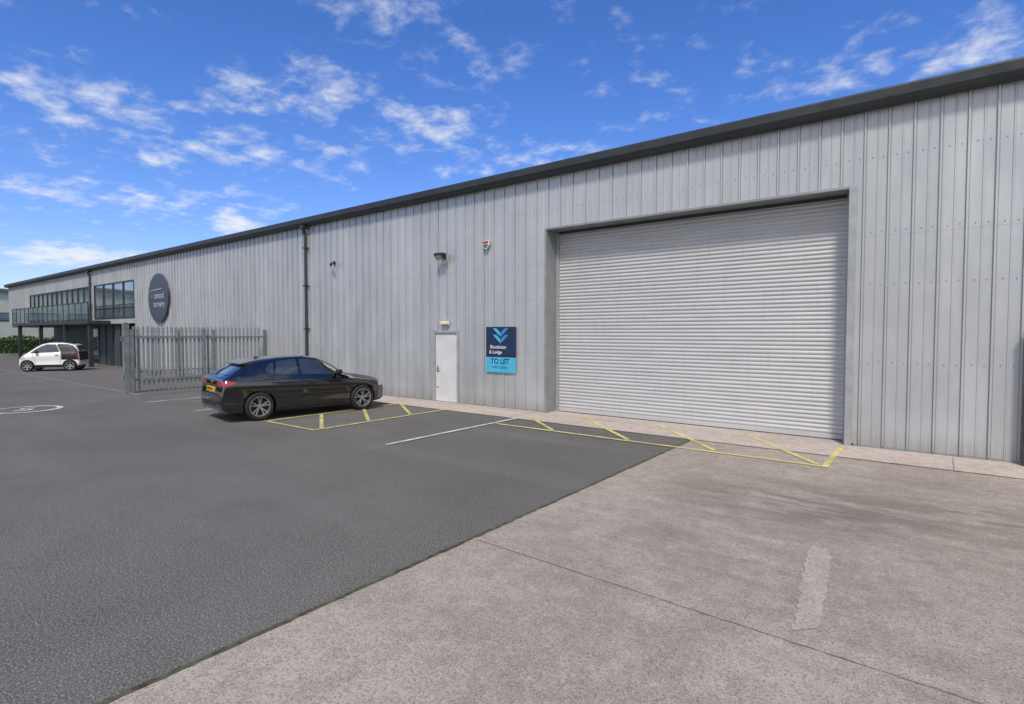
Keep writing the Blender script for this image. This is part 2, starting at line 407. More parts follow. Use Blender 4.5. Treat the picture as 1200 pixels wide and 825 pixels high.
boxes('opening_trim','reveal',B,[(RX0-.05,RX0+.005,D-.048,D+RD,.012,RZ+.05),(RX0+.005,RX1-.005,D-.048,D+RD,RZ,RZ+.05)],.004)
boxes('opening_trim','trim',B,[(RX1-.005,RX1+.11,D-.048,D+RD,.012,RZ+.05)],.004)
mb=MB(); n=54; ph=(RZ-.10)/n; prof=[]
for i in range(n):
    for t,yy in ((0,0),(.10,-.003),(.22,-.014),(.48,-.021),(.74,-.016),(.90,-.005)):
        prof.append((D+RD-.08+yy,.11+i*ph+t*ph))
prof.append((D+RD-.08,.11+n*ph)); m_=len(prof)
xa,xb=RX0+.07,RX1-.07
mb.add([(xa,y,z) for y,z in prof]+[(xb,y,z) for y,z in prof],[(i,i+1,m_+i+1,m_+i) for i in range(m_-1)])
sh=mb.build('roller_shutter','shutter',B,smooth=True,angle=60)
mb=MB(); mb.box(xa,xb,D+RD-.12,D+RD-.06,.022,.115); mb.build('bottom_rail','shutter',sh,bevel=.006)
mb=MB(); mb.box(xa,xb,D+RD-.14,D+RD-.06,.0125,.0215); mb.build('rubber_seal','black_rubber',sh)
for a,b_ in ((RX0+.006,RX0+.085),(RX1-.085,RX1-.006)):
    mb=MB(); mb.box(a,b_,D+RD-.16,D+RD-.02,.013,RZ-.001); mb.build('shutter_guide','trim',sh,bevel=.005)
mb=MB(); mb.box(RX0+.086,RX1-.086,D+RD-.15,D+RD-.02,RZ-.06,RZ-.002); mb.build('shutter_header','dark_metal',sh)
dr=MB(); dr.box(DX0+.055,DX1-.055,D+.0,D+.05,.03,DZ-.055); door=dr.build('door','door',B,bevel=.004)
boxes('door_frame','trim',door,[(DX0-.03,DX0+.05,D-.045,D+.08,.012,DZ+.03),(DX1-.05,DX1+.03,D-.045,D+.08,.012,DZ+.03),(DX0+.05,DX1-.05,D-.045,D+.08,DZ-.05,DZ+.03)],.004)
mb=MB(); mb.tube((DX0+.14,D,1.0),(DX0+.14,D-.06,1.0),.012); mb.tube((DX0+.14,D-.055,1.0),(DX0+.26,D-.055,1.0),.011); mb.box(DX0+.115,DX0+.165,D-.012,D,.9,1.08)
mb.build('door_handle','chrome',door,smooth=True)
boxes('door_sticker','white_plastic',door,[(DX0+.08,DX0+.2,D-.004,D,.35,.60),(DX0+.09,DX0+.17,D-.004,D,1.2,1.3)])
boxes('warning_label','red',door,[(DX0+.10,DX0+.18,D-.006,D-.0045,.42,.46)])
mb=MB(); mb.box(DX0-.03,DX1+.03,D-.05,D+.1,.013,.028); mb.build('threshold','chrome',door)
for wi,(xa,xb,za,zb) in enumerate(WIN):
    np=4 if wi==0 else 12
    for k in range(np):
        a=xa+(xb-xa)*k/np; b_=xa+(xb-xa)*(k+1)/np
        f=MB(); f.box(a+.002,a+.06,D-.03,D+.07,za,zb); f.box(b_-.06,b_-.002,D-.03,D+.07,za,zb); f.box(a+.06,b_-.06,D-.03,D+.07,zb-.08,zb); f.box(a+.06,b_-.06,D-.03,D+.07,za,za+.08)
        if wi==0: f.box(a+.06,b_-.06,D-.02,D+.06,za+.62,za+.68)
        w=f.build('window','dark_metal',B)
        p=MB(); p.box(a+.06,b_-.06,D+.02,D+.04,za+.08,zb-.08); p.build('pane','glass',w)
boxes('undercroft_wall','dark_panel',B,[(-58.8,-37.8,D+2.6,D+2.7,0,2.6),(-37.9,-37.8,D+.02,D+2.6,0,2.6),(-66,-58.8,D+3.1,D+3.2,0,2.6)])
boxes('soffit','dark_panel',B,[(XL,-37.8,D+.17,D+2.59,2.5,2.6)])
mb=MB(); mb.box(-43.2,-37.95,D+.25,D+.35,.0,2.5); ug=mb.build('dark_door_panel','dark_panel',B)
boxes('panel_rib','dark_metal',ug,[(-43.2+k*1.3,-43.14+k*1.3,D+.2,D+.25,0,2.5) for k in range(5)])
for k in range(4):
    a=-53+k*1.5
    f=MB(); f.box(a,a+.08,D+2.5,D+2.6,0,2.4); f.box(a+1.4,a+1.48,D+2.5,D+2.6,0,2.4); f.box(a+.08,a+1.4,D+2.5,D+2.6,2.3,2.4); f.box(a+.08,a+1.4,D+2.5,D+2.6,0,.1)
    w=f.build('entrance_window','trim',B); p=MB(); p.box(a+.08,a+1.4,D+2.54,D+2.56,.1,2.3); p.build('pane','glass',w)
mb=MB(); mb.box(-58.6,-40,D-1.2,D-.04,2.58,2.78); bal=mb.build('balcony','dark_metal',B)
boxes('handrail','dark_metal',bal,[(-58.6,-40,D-1.18,D-1.12,3.84,3.9),(-58.6,-58.54,D-1.12,D-.04,3.84,3.9)])
boxes('bottom_rail','dark_metal',bal,[(-58.6,-40,D-1.18,D-1.12,2.82,2.86)])
boxes('baluster_post','dark_metal',bal,[(-58.6+i*1.236,-58.55+i*1.236,D-1.175,D-1.125,2.78,3.84) for i in range(16)])
boxes('balustrade_glass','bal_glass',bal,[(-58.53+i*1.236,-57.384+i*1.236,D-1.155,D-1.145,2.88,3.82) for i in range(15)])
for x in (-57.2,-51.2,-45.2,-40.3):
    mb=MB(); mb.box(x-.11,x+.11,D-1.1,D-.88,0,2.58); mb.build('column','dark_metal',B,bevel=.01)

# ------------------------------------------------------------------ signs and fittings on the wall
def wall_thing(name,label,cat,x,z,y=None): return thing(name,label,cat,(x,D-.042 if y is None else y,z))
s=wall_thing('letting_sign','navy and light blue square TO LET board fixed beside the shutter','sign',-9.51,1.62)
SW=1.04/2
mb=MB(); mb.box(-SW,SW,-.012,.0,-.21,.62); mb.build('navy_panel','navy',s)
mb=MB(); mb.box(-SW,SW,-.0125,.0,-.63,-.213); mb.build('blue_panel','cyan',s)
boxes('back_batten','galv',s,[(-SW+.04,-SW+.09,.0,.04,-.6,.6),(SW-.09,SW-.04,.0,.04,-.6,.6)])
def poly(mb,pts,y): mb.add([(x,y,z) for x,z in pts],[list(range(len(pts)))])
for i,zc in enumerate((.465,.285)):
    mb=MB(); poly(mb,[(-.27,zc+.115),(-.15,zc+.115),(-.006,zc-.005),(-.006,zc-.115)],-.0155); mb.build('chevron','cyan',s)
    mb=MB(); poly(mb,[(.27,zc+.115),(.15,zc+.115),(.006,zc-.005),(.006,zc-.115)],-.0155); mb.build('chevron','cyan2',s)
text('agent_name','Shuttleton',.135,'white_ink',s,(-.09,-.014,.065))
text('agent_name','& Lodge',.135,'white_ink',s,(-.18,-.014,-.075))
text('to_let_text','TO LET',.20,'navy',s,(-.02,-.015,-.33),bold=.003)
text('phone_number','01872 225555',.09,'navy',s,(-.04,-.015,-.49))

s=wall_thing('round_sign','large round dark slate sign with thin pale lettering high on the wall','sign',-32.5,3.88)
mb=MB(); mb.tube((0,-.10,0),(0,-.02,0),1.28,64); mb.build('disc','slate',s,smooth=True)
boxes('fixing_rail','galv',s,[(-.9,.9,-.02,.03,.5,.56),(-.9,.9,-.02,.03,-.56,-.5)])
text('lettering','central',.46,'faded_ink',s,(.15,-.106,.12)); text('lettering','turnery',.46,'faded_ink',s,(.15,-.106,-.32))
mb=MB(); pts=[]
for k in range(25):
    a=R(140+k*5); pts.append((-.75+.28*math.cos(a),.32+.2*math.sin(a)))
n=len(pts); mb.add([(x,-.105,z) for x,z in pts]+[(x*.97,-.105,z-.03) for x,z in pts],[(i,i+1,n+i+1,n+i) for i in range(n-1)])
mb.add([(-.8,-.105,.40),(.5,-.105,.46),(.5,-.105,.49),(-.8,-.105,.43)],[(0,1,2,3)])
mb.build('pale_swoosh','faded_ink',s)

s=wall_thing('floodlight','small black floodlight on a bracket high on the wall above the door','light',-11.62,4.3)
mb=MB(); mb.box(-.05,.05,-.02,0,-.06,.1); mb.tube((0,-.01,.02),(0,-.14,.0),.018); mb.build('bracket','black_plastic',s)
mb=MB(); mb.prism([(-.32,.02),(-.30,.10),(-.12,.09),(-.10,-.06),(-.2,-.1)],'x',-.16,.16); mb.build('lamp_housing','black_plastic',s,bevel=.01)
mb=MB(); mb.add([(-.14,-.325,.015),(.14,-.325,.015),(.14,-.207,-.103),(-.14,-.207,-.103)],[(0,1,2,3)]); mb.build('lamp_glass','clear_lens',s)
mb=MB(); mb.box(-.05,.05,-.1,-.02,-.2,-.09); mb.build('motion_sensor','white_plastic',s,bevel=.01)
s=wall_thing('alarm_box','small alarm box with a red band high on the wall','alarm',-10.0,4.5)
mb=MB(); mb.prism([(-.11,.12),(.11,.12),(.12,0),(.06,-.10),(0,-.13),(-.06,-.10),(-.12,0)],'y',-.07,0); mb.build('alarm_case','white_plastic',s,bevel=.012)
mb=MB(); mb.box(-.10,.10,-.074,-.071,.04,.10); mb.build('red_band','red',s); mb=MB(); mb.prism([(-.09,.02),(.09,.02),(.05,-.08),(-.05,-.08)],'y',-.074,-.071); mb.build('green_band','green',s)
s=wall_thing('bulkhead_lamp','small cream bulkhead lamp just above the pale grey door','light',-11.62,2.36)
mb=MB(); mb.box(-.17,.17,-.03,0,-.06,.06); mb.build('back_plate','white_plastic',s); mb=MB(); mb.box(-.15,.15,-.11,-.03,-.045,.045); mb.build('lamp_cover','cream',s,bevel=.02)
s=wall_thing('security_camera','tiny dark camera fixed on the wall right of the downpipe','camera',-17.1,4.55)
mb=MB(); mb.box(-.05,.05,-.02,0,-.06,.06); mb.tube((0,-.02,0),(0,-.14,-.02),.02); mb.build('bracket','black_plastic',s); mb=MB(); mb.tube((-.06,-.1,-.06),(.14,-.24,-.1),.05,12); mb.build('camera_body','black_plastic',s,smooth=True)

# ------------------------------------------------------------------ palisade fences
def palisade(name,label,x,ya,yb,group=None,h=2.3):
    t=thing(name,label,'fence',(x,ya,0),0,group); L=yb-ya
    n=int(L/.155)
    for z in (.45,1.9):
        mb=MB(); mb.prism([(-.0,z-.03),(.05,z-.03),(.05,z-.022),(.008,z-.022),(.008,z+.03),(0,z+.03)],'y',0,L); mb.build('rail','galv_dark',t)
    me=None
    for i in range(n):
        y=.08+i*(L-.12)/n
        if me is None:
            mb=MB(); w=.033
            def pr(z,sp=0): return [(-.012,-w-sp,z),(-.022,-w*.6-sp*.6,z),(-.006,-w*.25,z),(-.016,0,z),(-.006,w*.25,z),(-.022,w*.6+sp*.6,z),(-.012,w+sp,z)]
            a=pr(.05); b_=pr(h-.12); k=len(a)
            c=pr(h-.03,.002); mb.add(a+b_+c,[(j,j+1,k+j+1,k+j) for j in range(k-1)]+[(k+j,k+j+1,2*k+j+1,2*k+j) for j in range(k-1)]+[])
            o_=2*k; mb.v+=[(-.03,-w*.9,h+.01),(-.012,0,h+.02),(-.03,w*.9,h+.01)]
            mb.f+=[[o_,o_+1,o_+2,3*k],[o_+2,o_+3,o_+4,3*k+1],[o_+4,o_+5,o_+6,3*k+2]]; mb.mi+=[0,0,0]
            o=mb.build('pale','galv',t); me=o.data
        else:
            o=bpy.data.objects.new('pale',me); COL.objects.link(o); o.parent=t
        o.location=(0,y,0)
    k=0
    while k<=L+.01:
        mb=MB(); mb.box(.055,.12,k-.05,k+.05,-.02,2.2); mb.build('post','galv_dark',t); k+=L/2
    return t
palisade('palisade_fence','galvanised palisade fence panel running out from the wall beside the black car',-21.95,7.05,D-.1)
palisade('palisade_fence','shorter galvanised palisade fence seen behind the front fence panel',-26.4,8.7,D-.1)
mb=MB(); mb.box(-.085,.085,-.085,.085,0,2.38); 
t=thing('gate_post','thick grey steel gate post at the outer end of the palisade fence','post',(-21.95,6.9,0)); mb.build('post_shaft','galv_dark',t,bevel=.008)
mb=MB(); mb.prism([(-.095,2.38),(.095,2.38),(0,2.42)],'x',-.095,.095); mb.build('post_cap','galv_dark',t)
for z in (.5,1.8): MB().tube((.02,-.12,z),(.02,-.12,z+.15),.03).build('hinge','galv_dark',t)
t=thing('steel_post','slim dark steel post standing against the wall at the right edge','post',(1.09,D-.16,0))
mb=MB(); mb.box(-.05,.05,-.05,.05,.0,2.08); mb.build('post_shaft','dark_metal',t,bevel=.005); mb=MB(); mb.box(-.06,.06,-.06,.06,2.08,2.1); mb.build('post_cap','dark_metal',t)

# ------------------------------------------------------------------ far building and hedge
FB=thing('distant_building','pale grey green industrial unit beyond the hedge at far left','building',(-92,0,0))
mb=MB(); mb.prism([(-40,0),(40,0),(40,5.6),(0,7.6),(-40,5.6)],'x',-10,4); mb.build('wall','far_wall',FB)
mb=MB(); mb.prism([(-40.5,5.6),(0,7.62),(40.5,5.6),(40.5,5.95),(0,7.97),(-40.5,5.95)],'x',-10.3,4.4); mb.build('roof','roof',FB)
for k in range(16):
    y=-32+k*4.1
    f=MB(); f.box(4.0,4.06,y,y+3.2,3.4,4.4); w=f.build('window','dark_metal',FB); p=MB(); p.box(4.06,4.07,y+.1,y+3.1,3.5,4.3); p.build('pane','glass',w)
mb=MB(); mb.box(4.001,4.03,-40,40,0,1.2); mb.build('plinth','dark_panel',FB)
def hedge(label,x0,x1,y0,y1,h,n):
    t=thing('hedge',label,'hedge',((x0+x1)/2,(y0+y1)/2,0)); lx,ly=(x1-x0)/2,(y1-y0)/2
    c=MB(); c.box(-lx*.7,lx*.7,-ly*.98,ly*.98,0,h*.82); c.build('hedge_core','leaf',t)
    mb=MB()
    for i in range(n):
        a,b_=random.uniform(-lx,lx),random.uniform(-ly,ly); z=random.uniform(.05,1)*h*(1+.12*math.sin(b_*1.7)+.08*math.sin(b_*4.1))
        if random.random()<.6:
            if random.random()<.5: a=lx*random.choice((-1,1))*random.uniform(.8,1.05)
            else: z=h*random.uniform(.85,1.05)*(1+.08*math.sin(b_*1.7))
        s_=random.uniform(.06,.13); d=Vector((random.uniform(-1,1),random.uniform(-1,1),random.uniform(-1,1))).normalized()*s_; e=d.orthogonal()*random.uniform(.5,.8)
        p=Vector((a,b_,z)); mb.add([p-d,p+e,p+d,p-e],[(0,1,2,3)],random.randint(0,1))
    mb.build('foliage',['leaf','leaf2'],t)
hedge('low dark green hedge beyond the far end of the building',-75.4,-74,-14,26,1.55,9000)

# ------------------------------------------------------------------ cars
def pchip(xs,ys,x):
    n=len(xs)
    if x<=xs[0]: return ys[0]
    if x>=xs[-1]: return ys[-1]
    h=[xs[i+1]-xs[i] for i in range(n-1)]; d=[(ys[i+1]-ys[i])/h[i] for i in range(n-1)]
    def slope(i):
        if i==0: return d[0]
        if i==n-1: return d[-1]
        if d[i-1]*d[i]<=0: return 0
        w1=2*h[i]+h[i-1]; w2=h[i]+2*h[i-1]; return (w1+w2)/(w1/d[i-1]+w2/d[i])
    for i in range(n-1):
        if x<=xs[i+1]:
            t=(x-xs[i])/h[i]; m0=slope(i);m1=slope(i+1)
            return (2*t**3-3*t*t+1)*ys[i]+(t**3-2*t*t+t)*h[i]*m0+(-2*t**3+3*t*t)*ys[i+1]+(t**3-t*t)*h[i]*m1
def section(P):
    zb,zs,zt,ze,zr,w,wt,wr=P
    c=[(0,zb),(.75*w,zb),(.94*w,zb+.03),(.975*w,zb+.16*(zs-zb)),(.968*w,zb+.5*(zs-zb)),(w,zb+.84*(zs-zb)),(w*.985,zs),(wt,zt),((wt+wr)/2+.015,(zt+ze)/2+.01),(wr,ze),(.62*wr,ze+.72*(zr-ze)),(0,zr)]
    out=[]
    for i in range(len(c)-1):
        p0=c[max(0,i-1)] if i>0 else (-c[1][0],c[1][1]); p1=c[i];p2=c[i+1]; p3=c[i+2] if i+2<len(c) else (-c[-2][0],c[-2][1])
        for k in range(4):
            t=k/4; q=[]
            for j in (0,1):
                m0=(p2[j]-p0[j])/2*.6; m1=(p3[j]-p1[j])/2*.6
                q.append((2*t**3-3*t*t+1)*p1[j]+(t**3-2*t*t+t)*m0+(-2*t**3+3*t*t)*p2[j]+(t**3-t*t)*m1)
            out.append(tuple(q))
    out.append(c[-1]); return out
def make_body(ST,L,wheels,rw,half,paint,parent,x_off):
    xs=[s[0] for s in ST]; sample=sorted(set([round(a*.01,3) for a in range(0,14)]+[round(.14+a*.04,3) for a in range(int((L-.4)/.04))]+[round(L-.26+a*.02,3) for a in range(14)]+[L]))
    sample=[x for x in sample if x<=L]
    vs=[];fs=[];rings=[]
    for x in sample:
        P=[pchip(xs,[s[i] for s in ST],x) for i in range(1,9)]
        h=section(P); ring=[(y,z) for y,z in h]+[(-y,z) for y,z in h[-2:0:-1]]
        rings.append(len(ring)); vs+=[(x-x_off,y,z) for y,z in ring]
    n=rings[0]
    for i in range(len(sample)-1):
        for j in range(n): fs.append((i*n+j,i*n+(j+1)%n,(i+1)*n+(j+1)%n,(i+1)*n+j))
    fs.append(list(range(n))[::-1]); fs.append([(len(sample)-1)*n+j for j in range(n)])
    me=bpy.data.meshes.new('body'); me.from_pydata(vs,[],fs); me.materials.append(M[paint])
    bm=bmesh.new(); bm.from_mesh(me); bmesh.ops.recalc_face_normals(bm,faces=bm.faces); bm.to_mesh(me)
    bvh=BVHTree.FromBMesh(bm); bm.free()
    body=bpy.data.objects.new('body',me); COL.objects.link(body)
    cutters=[]
    for wx in wheels:
        for s in (-1,1):
            c=MB(); c.tube((wx-x_off,s*(half-.30),rw),(wx-x_off,s*(half+.3),rw),rw+.045,48); co=c.build('cut','black_plastic'); cutters.append(co)
            md=body.modifiers.new('b','BOOLEAN'); md.operation='DIFFERENCE'; md.object=co; md.solver='EXACT'
    dg=bpy.context.evaluated_depsgraph_get(); dg.update(); nm_=bpy.data.meshes.new_from_object(body.evaluated_get(dg))
    bpy.data.objects.remove(body)
    for c in cutters: bpy.data.objects.remove(c)
    b=link('body',nm_,parent,smooth=True,angle=38)
    return b,bvh
def decal(bvh,name,polys,axis,mat,parent,off=.005,sgn=1,step=.04,smooth=True):
    bm=bmesh.new()
    for poly_ in polys:
        vs=[bm.verts.new((a,b_,0)) for a,b_ in poly_]; bm.faces.new(vs)
    xs=[v.co.x for v in bm.verts]; ys=[v.co.y for v in bm.verts]
    k=math.floor(min(xs)/step)*step
    while k<max(xs):
        bmesh.ops.bisect_plane(bm,geom=bm.verts[:]+bm.edges[:]+bm.faces[:],plane_co=(k,0,0),plane_no=(1,0,0)); k+=step
    k=math.floor(min(ys)/step)*step
    while k<max(ys):
        bmesh.ops.bisect_plane(bm,geom=bm.verts[:]+bm.edges[:]+bm.faces[:],plane_co=(0,k,0),plane_no=(0,1,0)); k+=step
    bad=[]
    for v in bm.verts:
        a,b_=v.co.x,v.co.y
        if axis=='y': o=Vector((a,sgn*3,b_)); d=Vector((0,-sgn,0))
        elif axis=='x': o=Vector((sgn*6,a,b_)); d=Vector((-sgn,0,0))
        else: o=Vector((a,b_,5)); d=Vector((0,0,-1))
        hit,nrm,_,_=bvh.ray_cast(o,d)
        if hit is None: bad.append(v); continue
        if nrm.dot(d)>0: nrm=-nrm
        v.co=hit+nrm*off
    bmesh.ops.delete(bm,geom=bad,context='VERTS'); bmesh.ops.remove_doubles(bm,verts=bm.verts[:],dist=.0002)
    bmesh.ops.recalc_face_normals(bm,faces=bm.faces)
    me=bpy.data.meshes.new(name); bm.to_mesh(me); bm.free(); me.materials.append(M[mat])
    return link(name,me,parent,smooth=smooth,angle=60)
def smooth_poly(pts,n=5):
    out=[];m_=len(pts)
    for i in range(m_):
        a=Vector(pts[i-1]);b_=Vector(pts[i]);c=Vector(pts[(i+1)%m_])
        r=min(.03,(a-b_).length/3,(c-b_).length/3); p=b_+(a-b_).normalized()*r; q=b_+(c-b_).normalized()*r
        for k in range(n): t=k/(n-1); out.append(tuple((p*(1-t)**2+b_*2*t*(1-t)+q*t*t)))
    return out
def wheel(parent,x,y,s,r,rr,w,spokes,paired,mat='rim'):
    t=MB(); prof=[(rr,-w/2),(r-.035,-w/2-.004),(r-.008,-w/2+.02),(r,-w/2+.045),(r,w/2-.045),(r-.008,w/2-.02),(r-.035,w/2+.004),(rr,w/2)]
    t.lathe(prof,48); 
    ty=bpy.data.objects.new('wheel',None); COL.objects.link(ty); ty.parent=parent; ty.location=(x,y,r); ty.empty_display_size=.1
    t.build('tyre','black_rubber',ty,smooth=True)
    m_=MB(); m_.lathe([(rr+.004,-w/2),(rr+.004,w/2+.002),(rr-.012,w/2+.002),(rr-.02,w/2-.03),(rr-.02,-w/2)],48) if s>0 else m_.lathe([(rr+.004,w/2),(rr+.004,-w/2-.002),(rr-.012,-w/2-.002),(rr-.02,-w/2+.03),(rr-.02,w/2)],48)
    m_.build('rim',mat,ty,smooth=True)
    d=MB(); d.tube((0,s*(w/2-.09),0),(0,s*(w/2-.085),0),rr-.015,32); d.build('brake_disc','rim_dark',ty)
    sp=MB()
    for k in range(spokes):
        a0=2*math.pi*k/spokes+math.pi/2
        for da in ((-.2,.2) if paired else (0,)):
            a=a0+da; e=Vector((math.cos(a),0,math.sin(a))); q=Vector((-math.sin(a),0,math.cos(a)))
            ai=a0+da*.5; ei=Vector((math.cos(ai),0,math.sin(ai)))
            wi=.0135 if paired else .026
            yo=s*(w/2-.012); yi=s*(w/2-.03); yb=s*(w/2-.05)
            p0=ei*.04;p1=e*(rr-.014)
            vs=[p0-q*wi*1.2+Vector((0,yi,0)),p0+q*wi*1.2+Vector((0,yi,0)),p1+q*wi+Vector((0,yo,0)),p1-q*wi+Vector((0,yo,0)),
                p0-q*wi*1.2+Vector((0,yb,0)),p0+q*wi*1.2+Vector((0,yb,0)),p1+q*wi+Vector((0,yb,0)),p1-q*wi+Vector((0,yb,0))]
            sp.add(vs,[(0,1,2,3),(7,6,5,4),(0,4,5,1),(1,5,6,2),(2,6,7,3),(3,7,4,0)])
    sp.tube((0,s*(w/2-.05),0),(0,s*(w/2-.022),0),.05,20)
    sp.build('spokes',mat,ty,bevel=.004)
ST=[(0,.36,.52,.57,.61,.63,.78,.76,.55),(.03,.29,.64,.72,.76,.78,.84,.80,.60),(.06,.26,.85,.93,.98,1.0,.865,.81,.68),(.10,.235,.91,.995,1.025,1.05,.88,.81,.70),
(.20,.21,.93,1.02,1.07,1.10,.895,.815,.70),(.32,.20,.935,1.04,1.13,1.165,.90,.82,.68),(.46,.19,.935,1.055,1.205,1.245,.90,.825,.655),(.62,.185,.93,1.055,1.29,1.33,.90,.825,.625),(.78,.18,.925,1.05,1.352,1.398,.90,.825,.605),
(1.0,.175,.92,1.045,1.392,1.442,.90,.83,.59),(1.5,.17,.91,1.03,1.440,1.496,.90,.83,.585),(1.95,.17,.90,1.01,1.452,1.510,.90,.83,.59),(2.3,.17,.89,.995,1.41,1.466,.90,.83,.59),(2.7,.17,.88,.985,1.245,1.30,.90,.825,.625),
(3.12,.17,.87,.965,1.01,1.05,.90,.81,.69),(3.4,.18,.85,.93,.97,1.0,.895,.79,.66),(3.8,.19,.79,.86,.895,.93,.88,.76,.6),(4.05,.2,.73,.79,.82,.85,.81,.71,.56),
(4.2,.22,.64,.69,.73,.76,.71,.63,.5),(4.28,.25,.56,.6,.63,.66,.62,.55,.45),(4.32,.3,.5,.53,.55,.57,.52,.48,.4)]
L=4.32; xo=L/2
def X(p): return [(a-xo,b_) for a,b_ in p]
car=thing('parked_car','glossy black five door hatchback parked nose to the wall','car',(-13.36,8.13,.006),R(81.5),'parked cars')
body,bvh=make_body(ST,L,(.83,3.5),.335,.90,'black_paint',car,xo)
for s in (-1,1):
    for nm_,p in (('side_window',[(1.86,1.035),(3.0,1.0),(2.82,1.13),(2.56,1.27),(2.34,1.365),(2.1,1.41),(1.86,1.422)]),
                  ('side_window',[(1.22,1.075),(1.78,1.04),(1.78,1.418),(1.5,1.402),(1.3,1.37)]),
                  ('quarter_window',[(.98,1.16),(1.16,1.085),(1.23,1.35),(1.12,1.32)])):
        decal(bvh,nm_,[smooth_poly(X(p))],'y','car_glass',car,.006,s)
    for p in ([(1.815,.27),(1.823,.27),(1.823,1.0),(1.815,1.0)],[(2.955,.30),(2.963,.30),(3.0,.96),(2.992,.96)],[(1.2,.30),(1.208,.30),(1.208,.55),(1.13,.78),(1.14,1.0),(1.132,1.0),(1.12,.78),(1.2,.55)],[(1.2,.27),(2.96,.27),(2.96,.278),(1.2,.278)]):
        decal(bvh,'door_seam',[X(p)],'y','seam',car,.002,s)
    decal(bvh,'sill',[X([(1.22,.19),(3.1,.19),(3.1,.25),(1.22,.25)])],'y','black_plastic',car,.008,s)
    for xh in (1.28,2.0):
        h=MB(); h.box(xh-xo,xh+.2-xo,s*.885,s*.925,.87,.893); h.build('door_handle','black_paint',car,bevel=.008)
    decal(bvh,'tail_light',[X([(.045,.86),(.26,.89),(.31,.935),(.10,.96),(.055,.95)])],'y','red_lens',car,.008,s,.02)
    decal(bvh,'tail_light',[[(s*.38,.885),(s*.58,.86),(s*.85,.85),(s*.86,.95),(s*.6,.955),(s*.44,.94)]],'x','red_lens',car,.009,-1,.02)
    decal(bvh,'rear_reflector',[[(s*.5,.385),(s*.72,.395),(s*.72,.42),(s*.5,.41)]],'x','red_lens',car,.008,-1,.02)
    decal(bvh,'headlight',[X([(3.98,.64),(4.22,.61),(4.19,.69),(4.0,.76)])],'y','clear_lens',car,.006,s,.02)
    mm=MB(); mm.box(2.72-xo,2.80-xo,s*.80,s*.95,1.02,1.045); mm.build('mirror_arm','black_plastic',car)
    mm=MB(); mm.prism([(s*.92,1.01),(s*1.03,1.015),(s*1.05,1.06),(s*1.03,1.13),(s*.94,1.135),(s*.91,1.08)],'x',2.70-xo,2.85-xo); mm.build('wing_mirror','black_paint',car,bevel=.02)
    mm=MB(); mm.tube((-.0-xo,s*.56,.31),(.15-xo,s*.56,.31),.045,16); mm.build('exhaust_tip','chrome',car,smooth=True)
decal(bvh,'rear_window',[smooth_poly([(-.66,1.085),(.66,1.085),(.58,1.33),(-.58,1.33)])],'x','car_glass',car,.006,-1,.03)
decal(bvh,'windscreen',[smooth_poly([(2.38-xo,-.52),(3.08-xo,-.62),(3.08-xo,.62),(2.38-xo,.52)])],'z','car_glass',car,.006)
decal(bvh,'tailgate_seam',[[(-.76,.665),(.76,.665),(.76,.673),(-.76,.673)]],'x','seam',car,.003,-1)
decal(bvh,'rear_diffuser',[[(-.66,.365),(.66,.365),(.62,.48),(-.62,.48)]],'x','black_plastic',car,.006,-1)
mm=MB(); mm.prism([(.50-xo,1.325),(.52-xo,1.348),(.70-xo,1.388),(.95-xo,1.432),(.95-xo,1.36),(.66-xo,1.315)],'y',-.575,.575); mm.build('roof_spoiler','black_paint',car,bevel=.01)
mm=MB(); mm.prism([(.98-xo,1.43),(1.02-xo,1.49),(1.05-xo,1.492),(1.16-xo,1.455)],'y',-.016,.016); mm.build('roof_antenna','black_paint',car,bevel=.006)
mm=MB(); mm.box(-.002-xo,.06-xo,-.26,.26,.70,.815); pl=mm.build('number_plate','yellow_plate',car,bevel=.003)
text('plate_text','BV20 KXD',.1,'black_ink',pl,(-.0045-xo,0,.757),(R(90),0,R(-90)),sx=.92,bold=.001)
mm=MB(); mm.tube((.08-xo,0,.93),(.035-xo,0,.925),.038,24); bd=mm.build('badge','chrome',car)
for a0 in (0,180):
    mm=MB(); pts=[(0,0)]+[(.028*math.cos(R(a0+k*15)),.028*math.sin(R(a0+k*15))) for k in range(7)]; mm.add([(.0335-xo,y,.925+z) for y,z in pts],[list(range(len(pts)))])
    mm.build('badge_quarter','cyan2',bd)
decal(bvh,'rear_wiper',[[(-.02,1.10),(.02,1.10),(.30,1.14),(.30,1.153)]],'x','black_plastic',car,.014,-1)
for wx in (.83,3.5):
    for s in (-1,1): wheel(car,wx-xo,s*.785,s,.335,.235,.22,5,True)

# --- white two seater
ST2=[(0,.36,.70,.74,.78,.80,.70,.67,.5),(.04,.28,.84,.92,1.0,1.04,.745,.70,.56),(.12,.24,.90,1.0,1.19,1.24,.77,.72,.58),(.25,.22,.92,1.02,1.38,1.43,.78,.725,.57),(.5,.2,.92,1.02,1.46,1.52,.78,.73,.57),
(.9,.2,.91,1.01,1.50,1.56,.78,.73,.57),(1.3,.2,.89,.99,1.49,1.555,.78,.73,.57),(1.6,.2,.87,.97,1.43,1.49,.78,.725,.57),(1.9,.2,.85,.95,1.27,1.32,.78,.71,.59),(2.2,.2,.83,.93,1.04,1.08,.775,.69,.6),
(2.38,.2,.78,.86,.92,.95,.75,.66,.57),(2.55,.22,.7,.76,.81,.84,.69,.6,.5),(2.65,.25,.6,.65,.69,.72,.60,.53,.42),(2.69,.3,.54,.57,.6,.62,.52,.46,.38)]
L=2.69; xo=L/2
car2=thing('parked_car','small white two seat city car with black roof and rear pillar by the glazed entrance','car',(-38.15,8.62,.01),R(-121),'parked cars')
body,bvh=make_body(ST2,L,(.42,2.27),.29,.78,'white_paint',car2,xo)
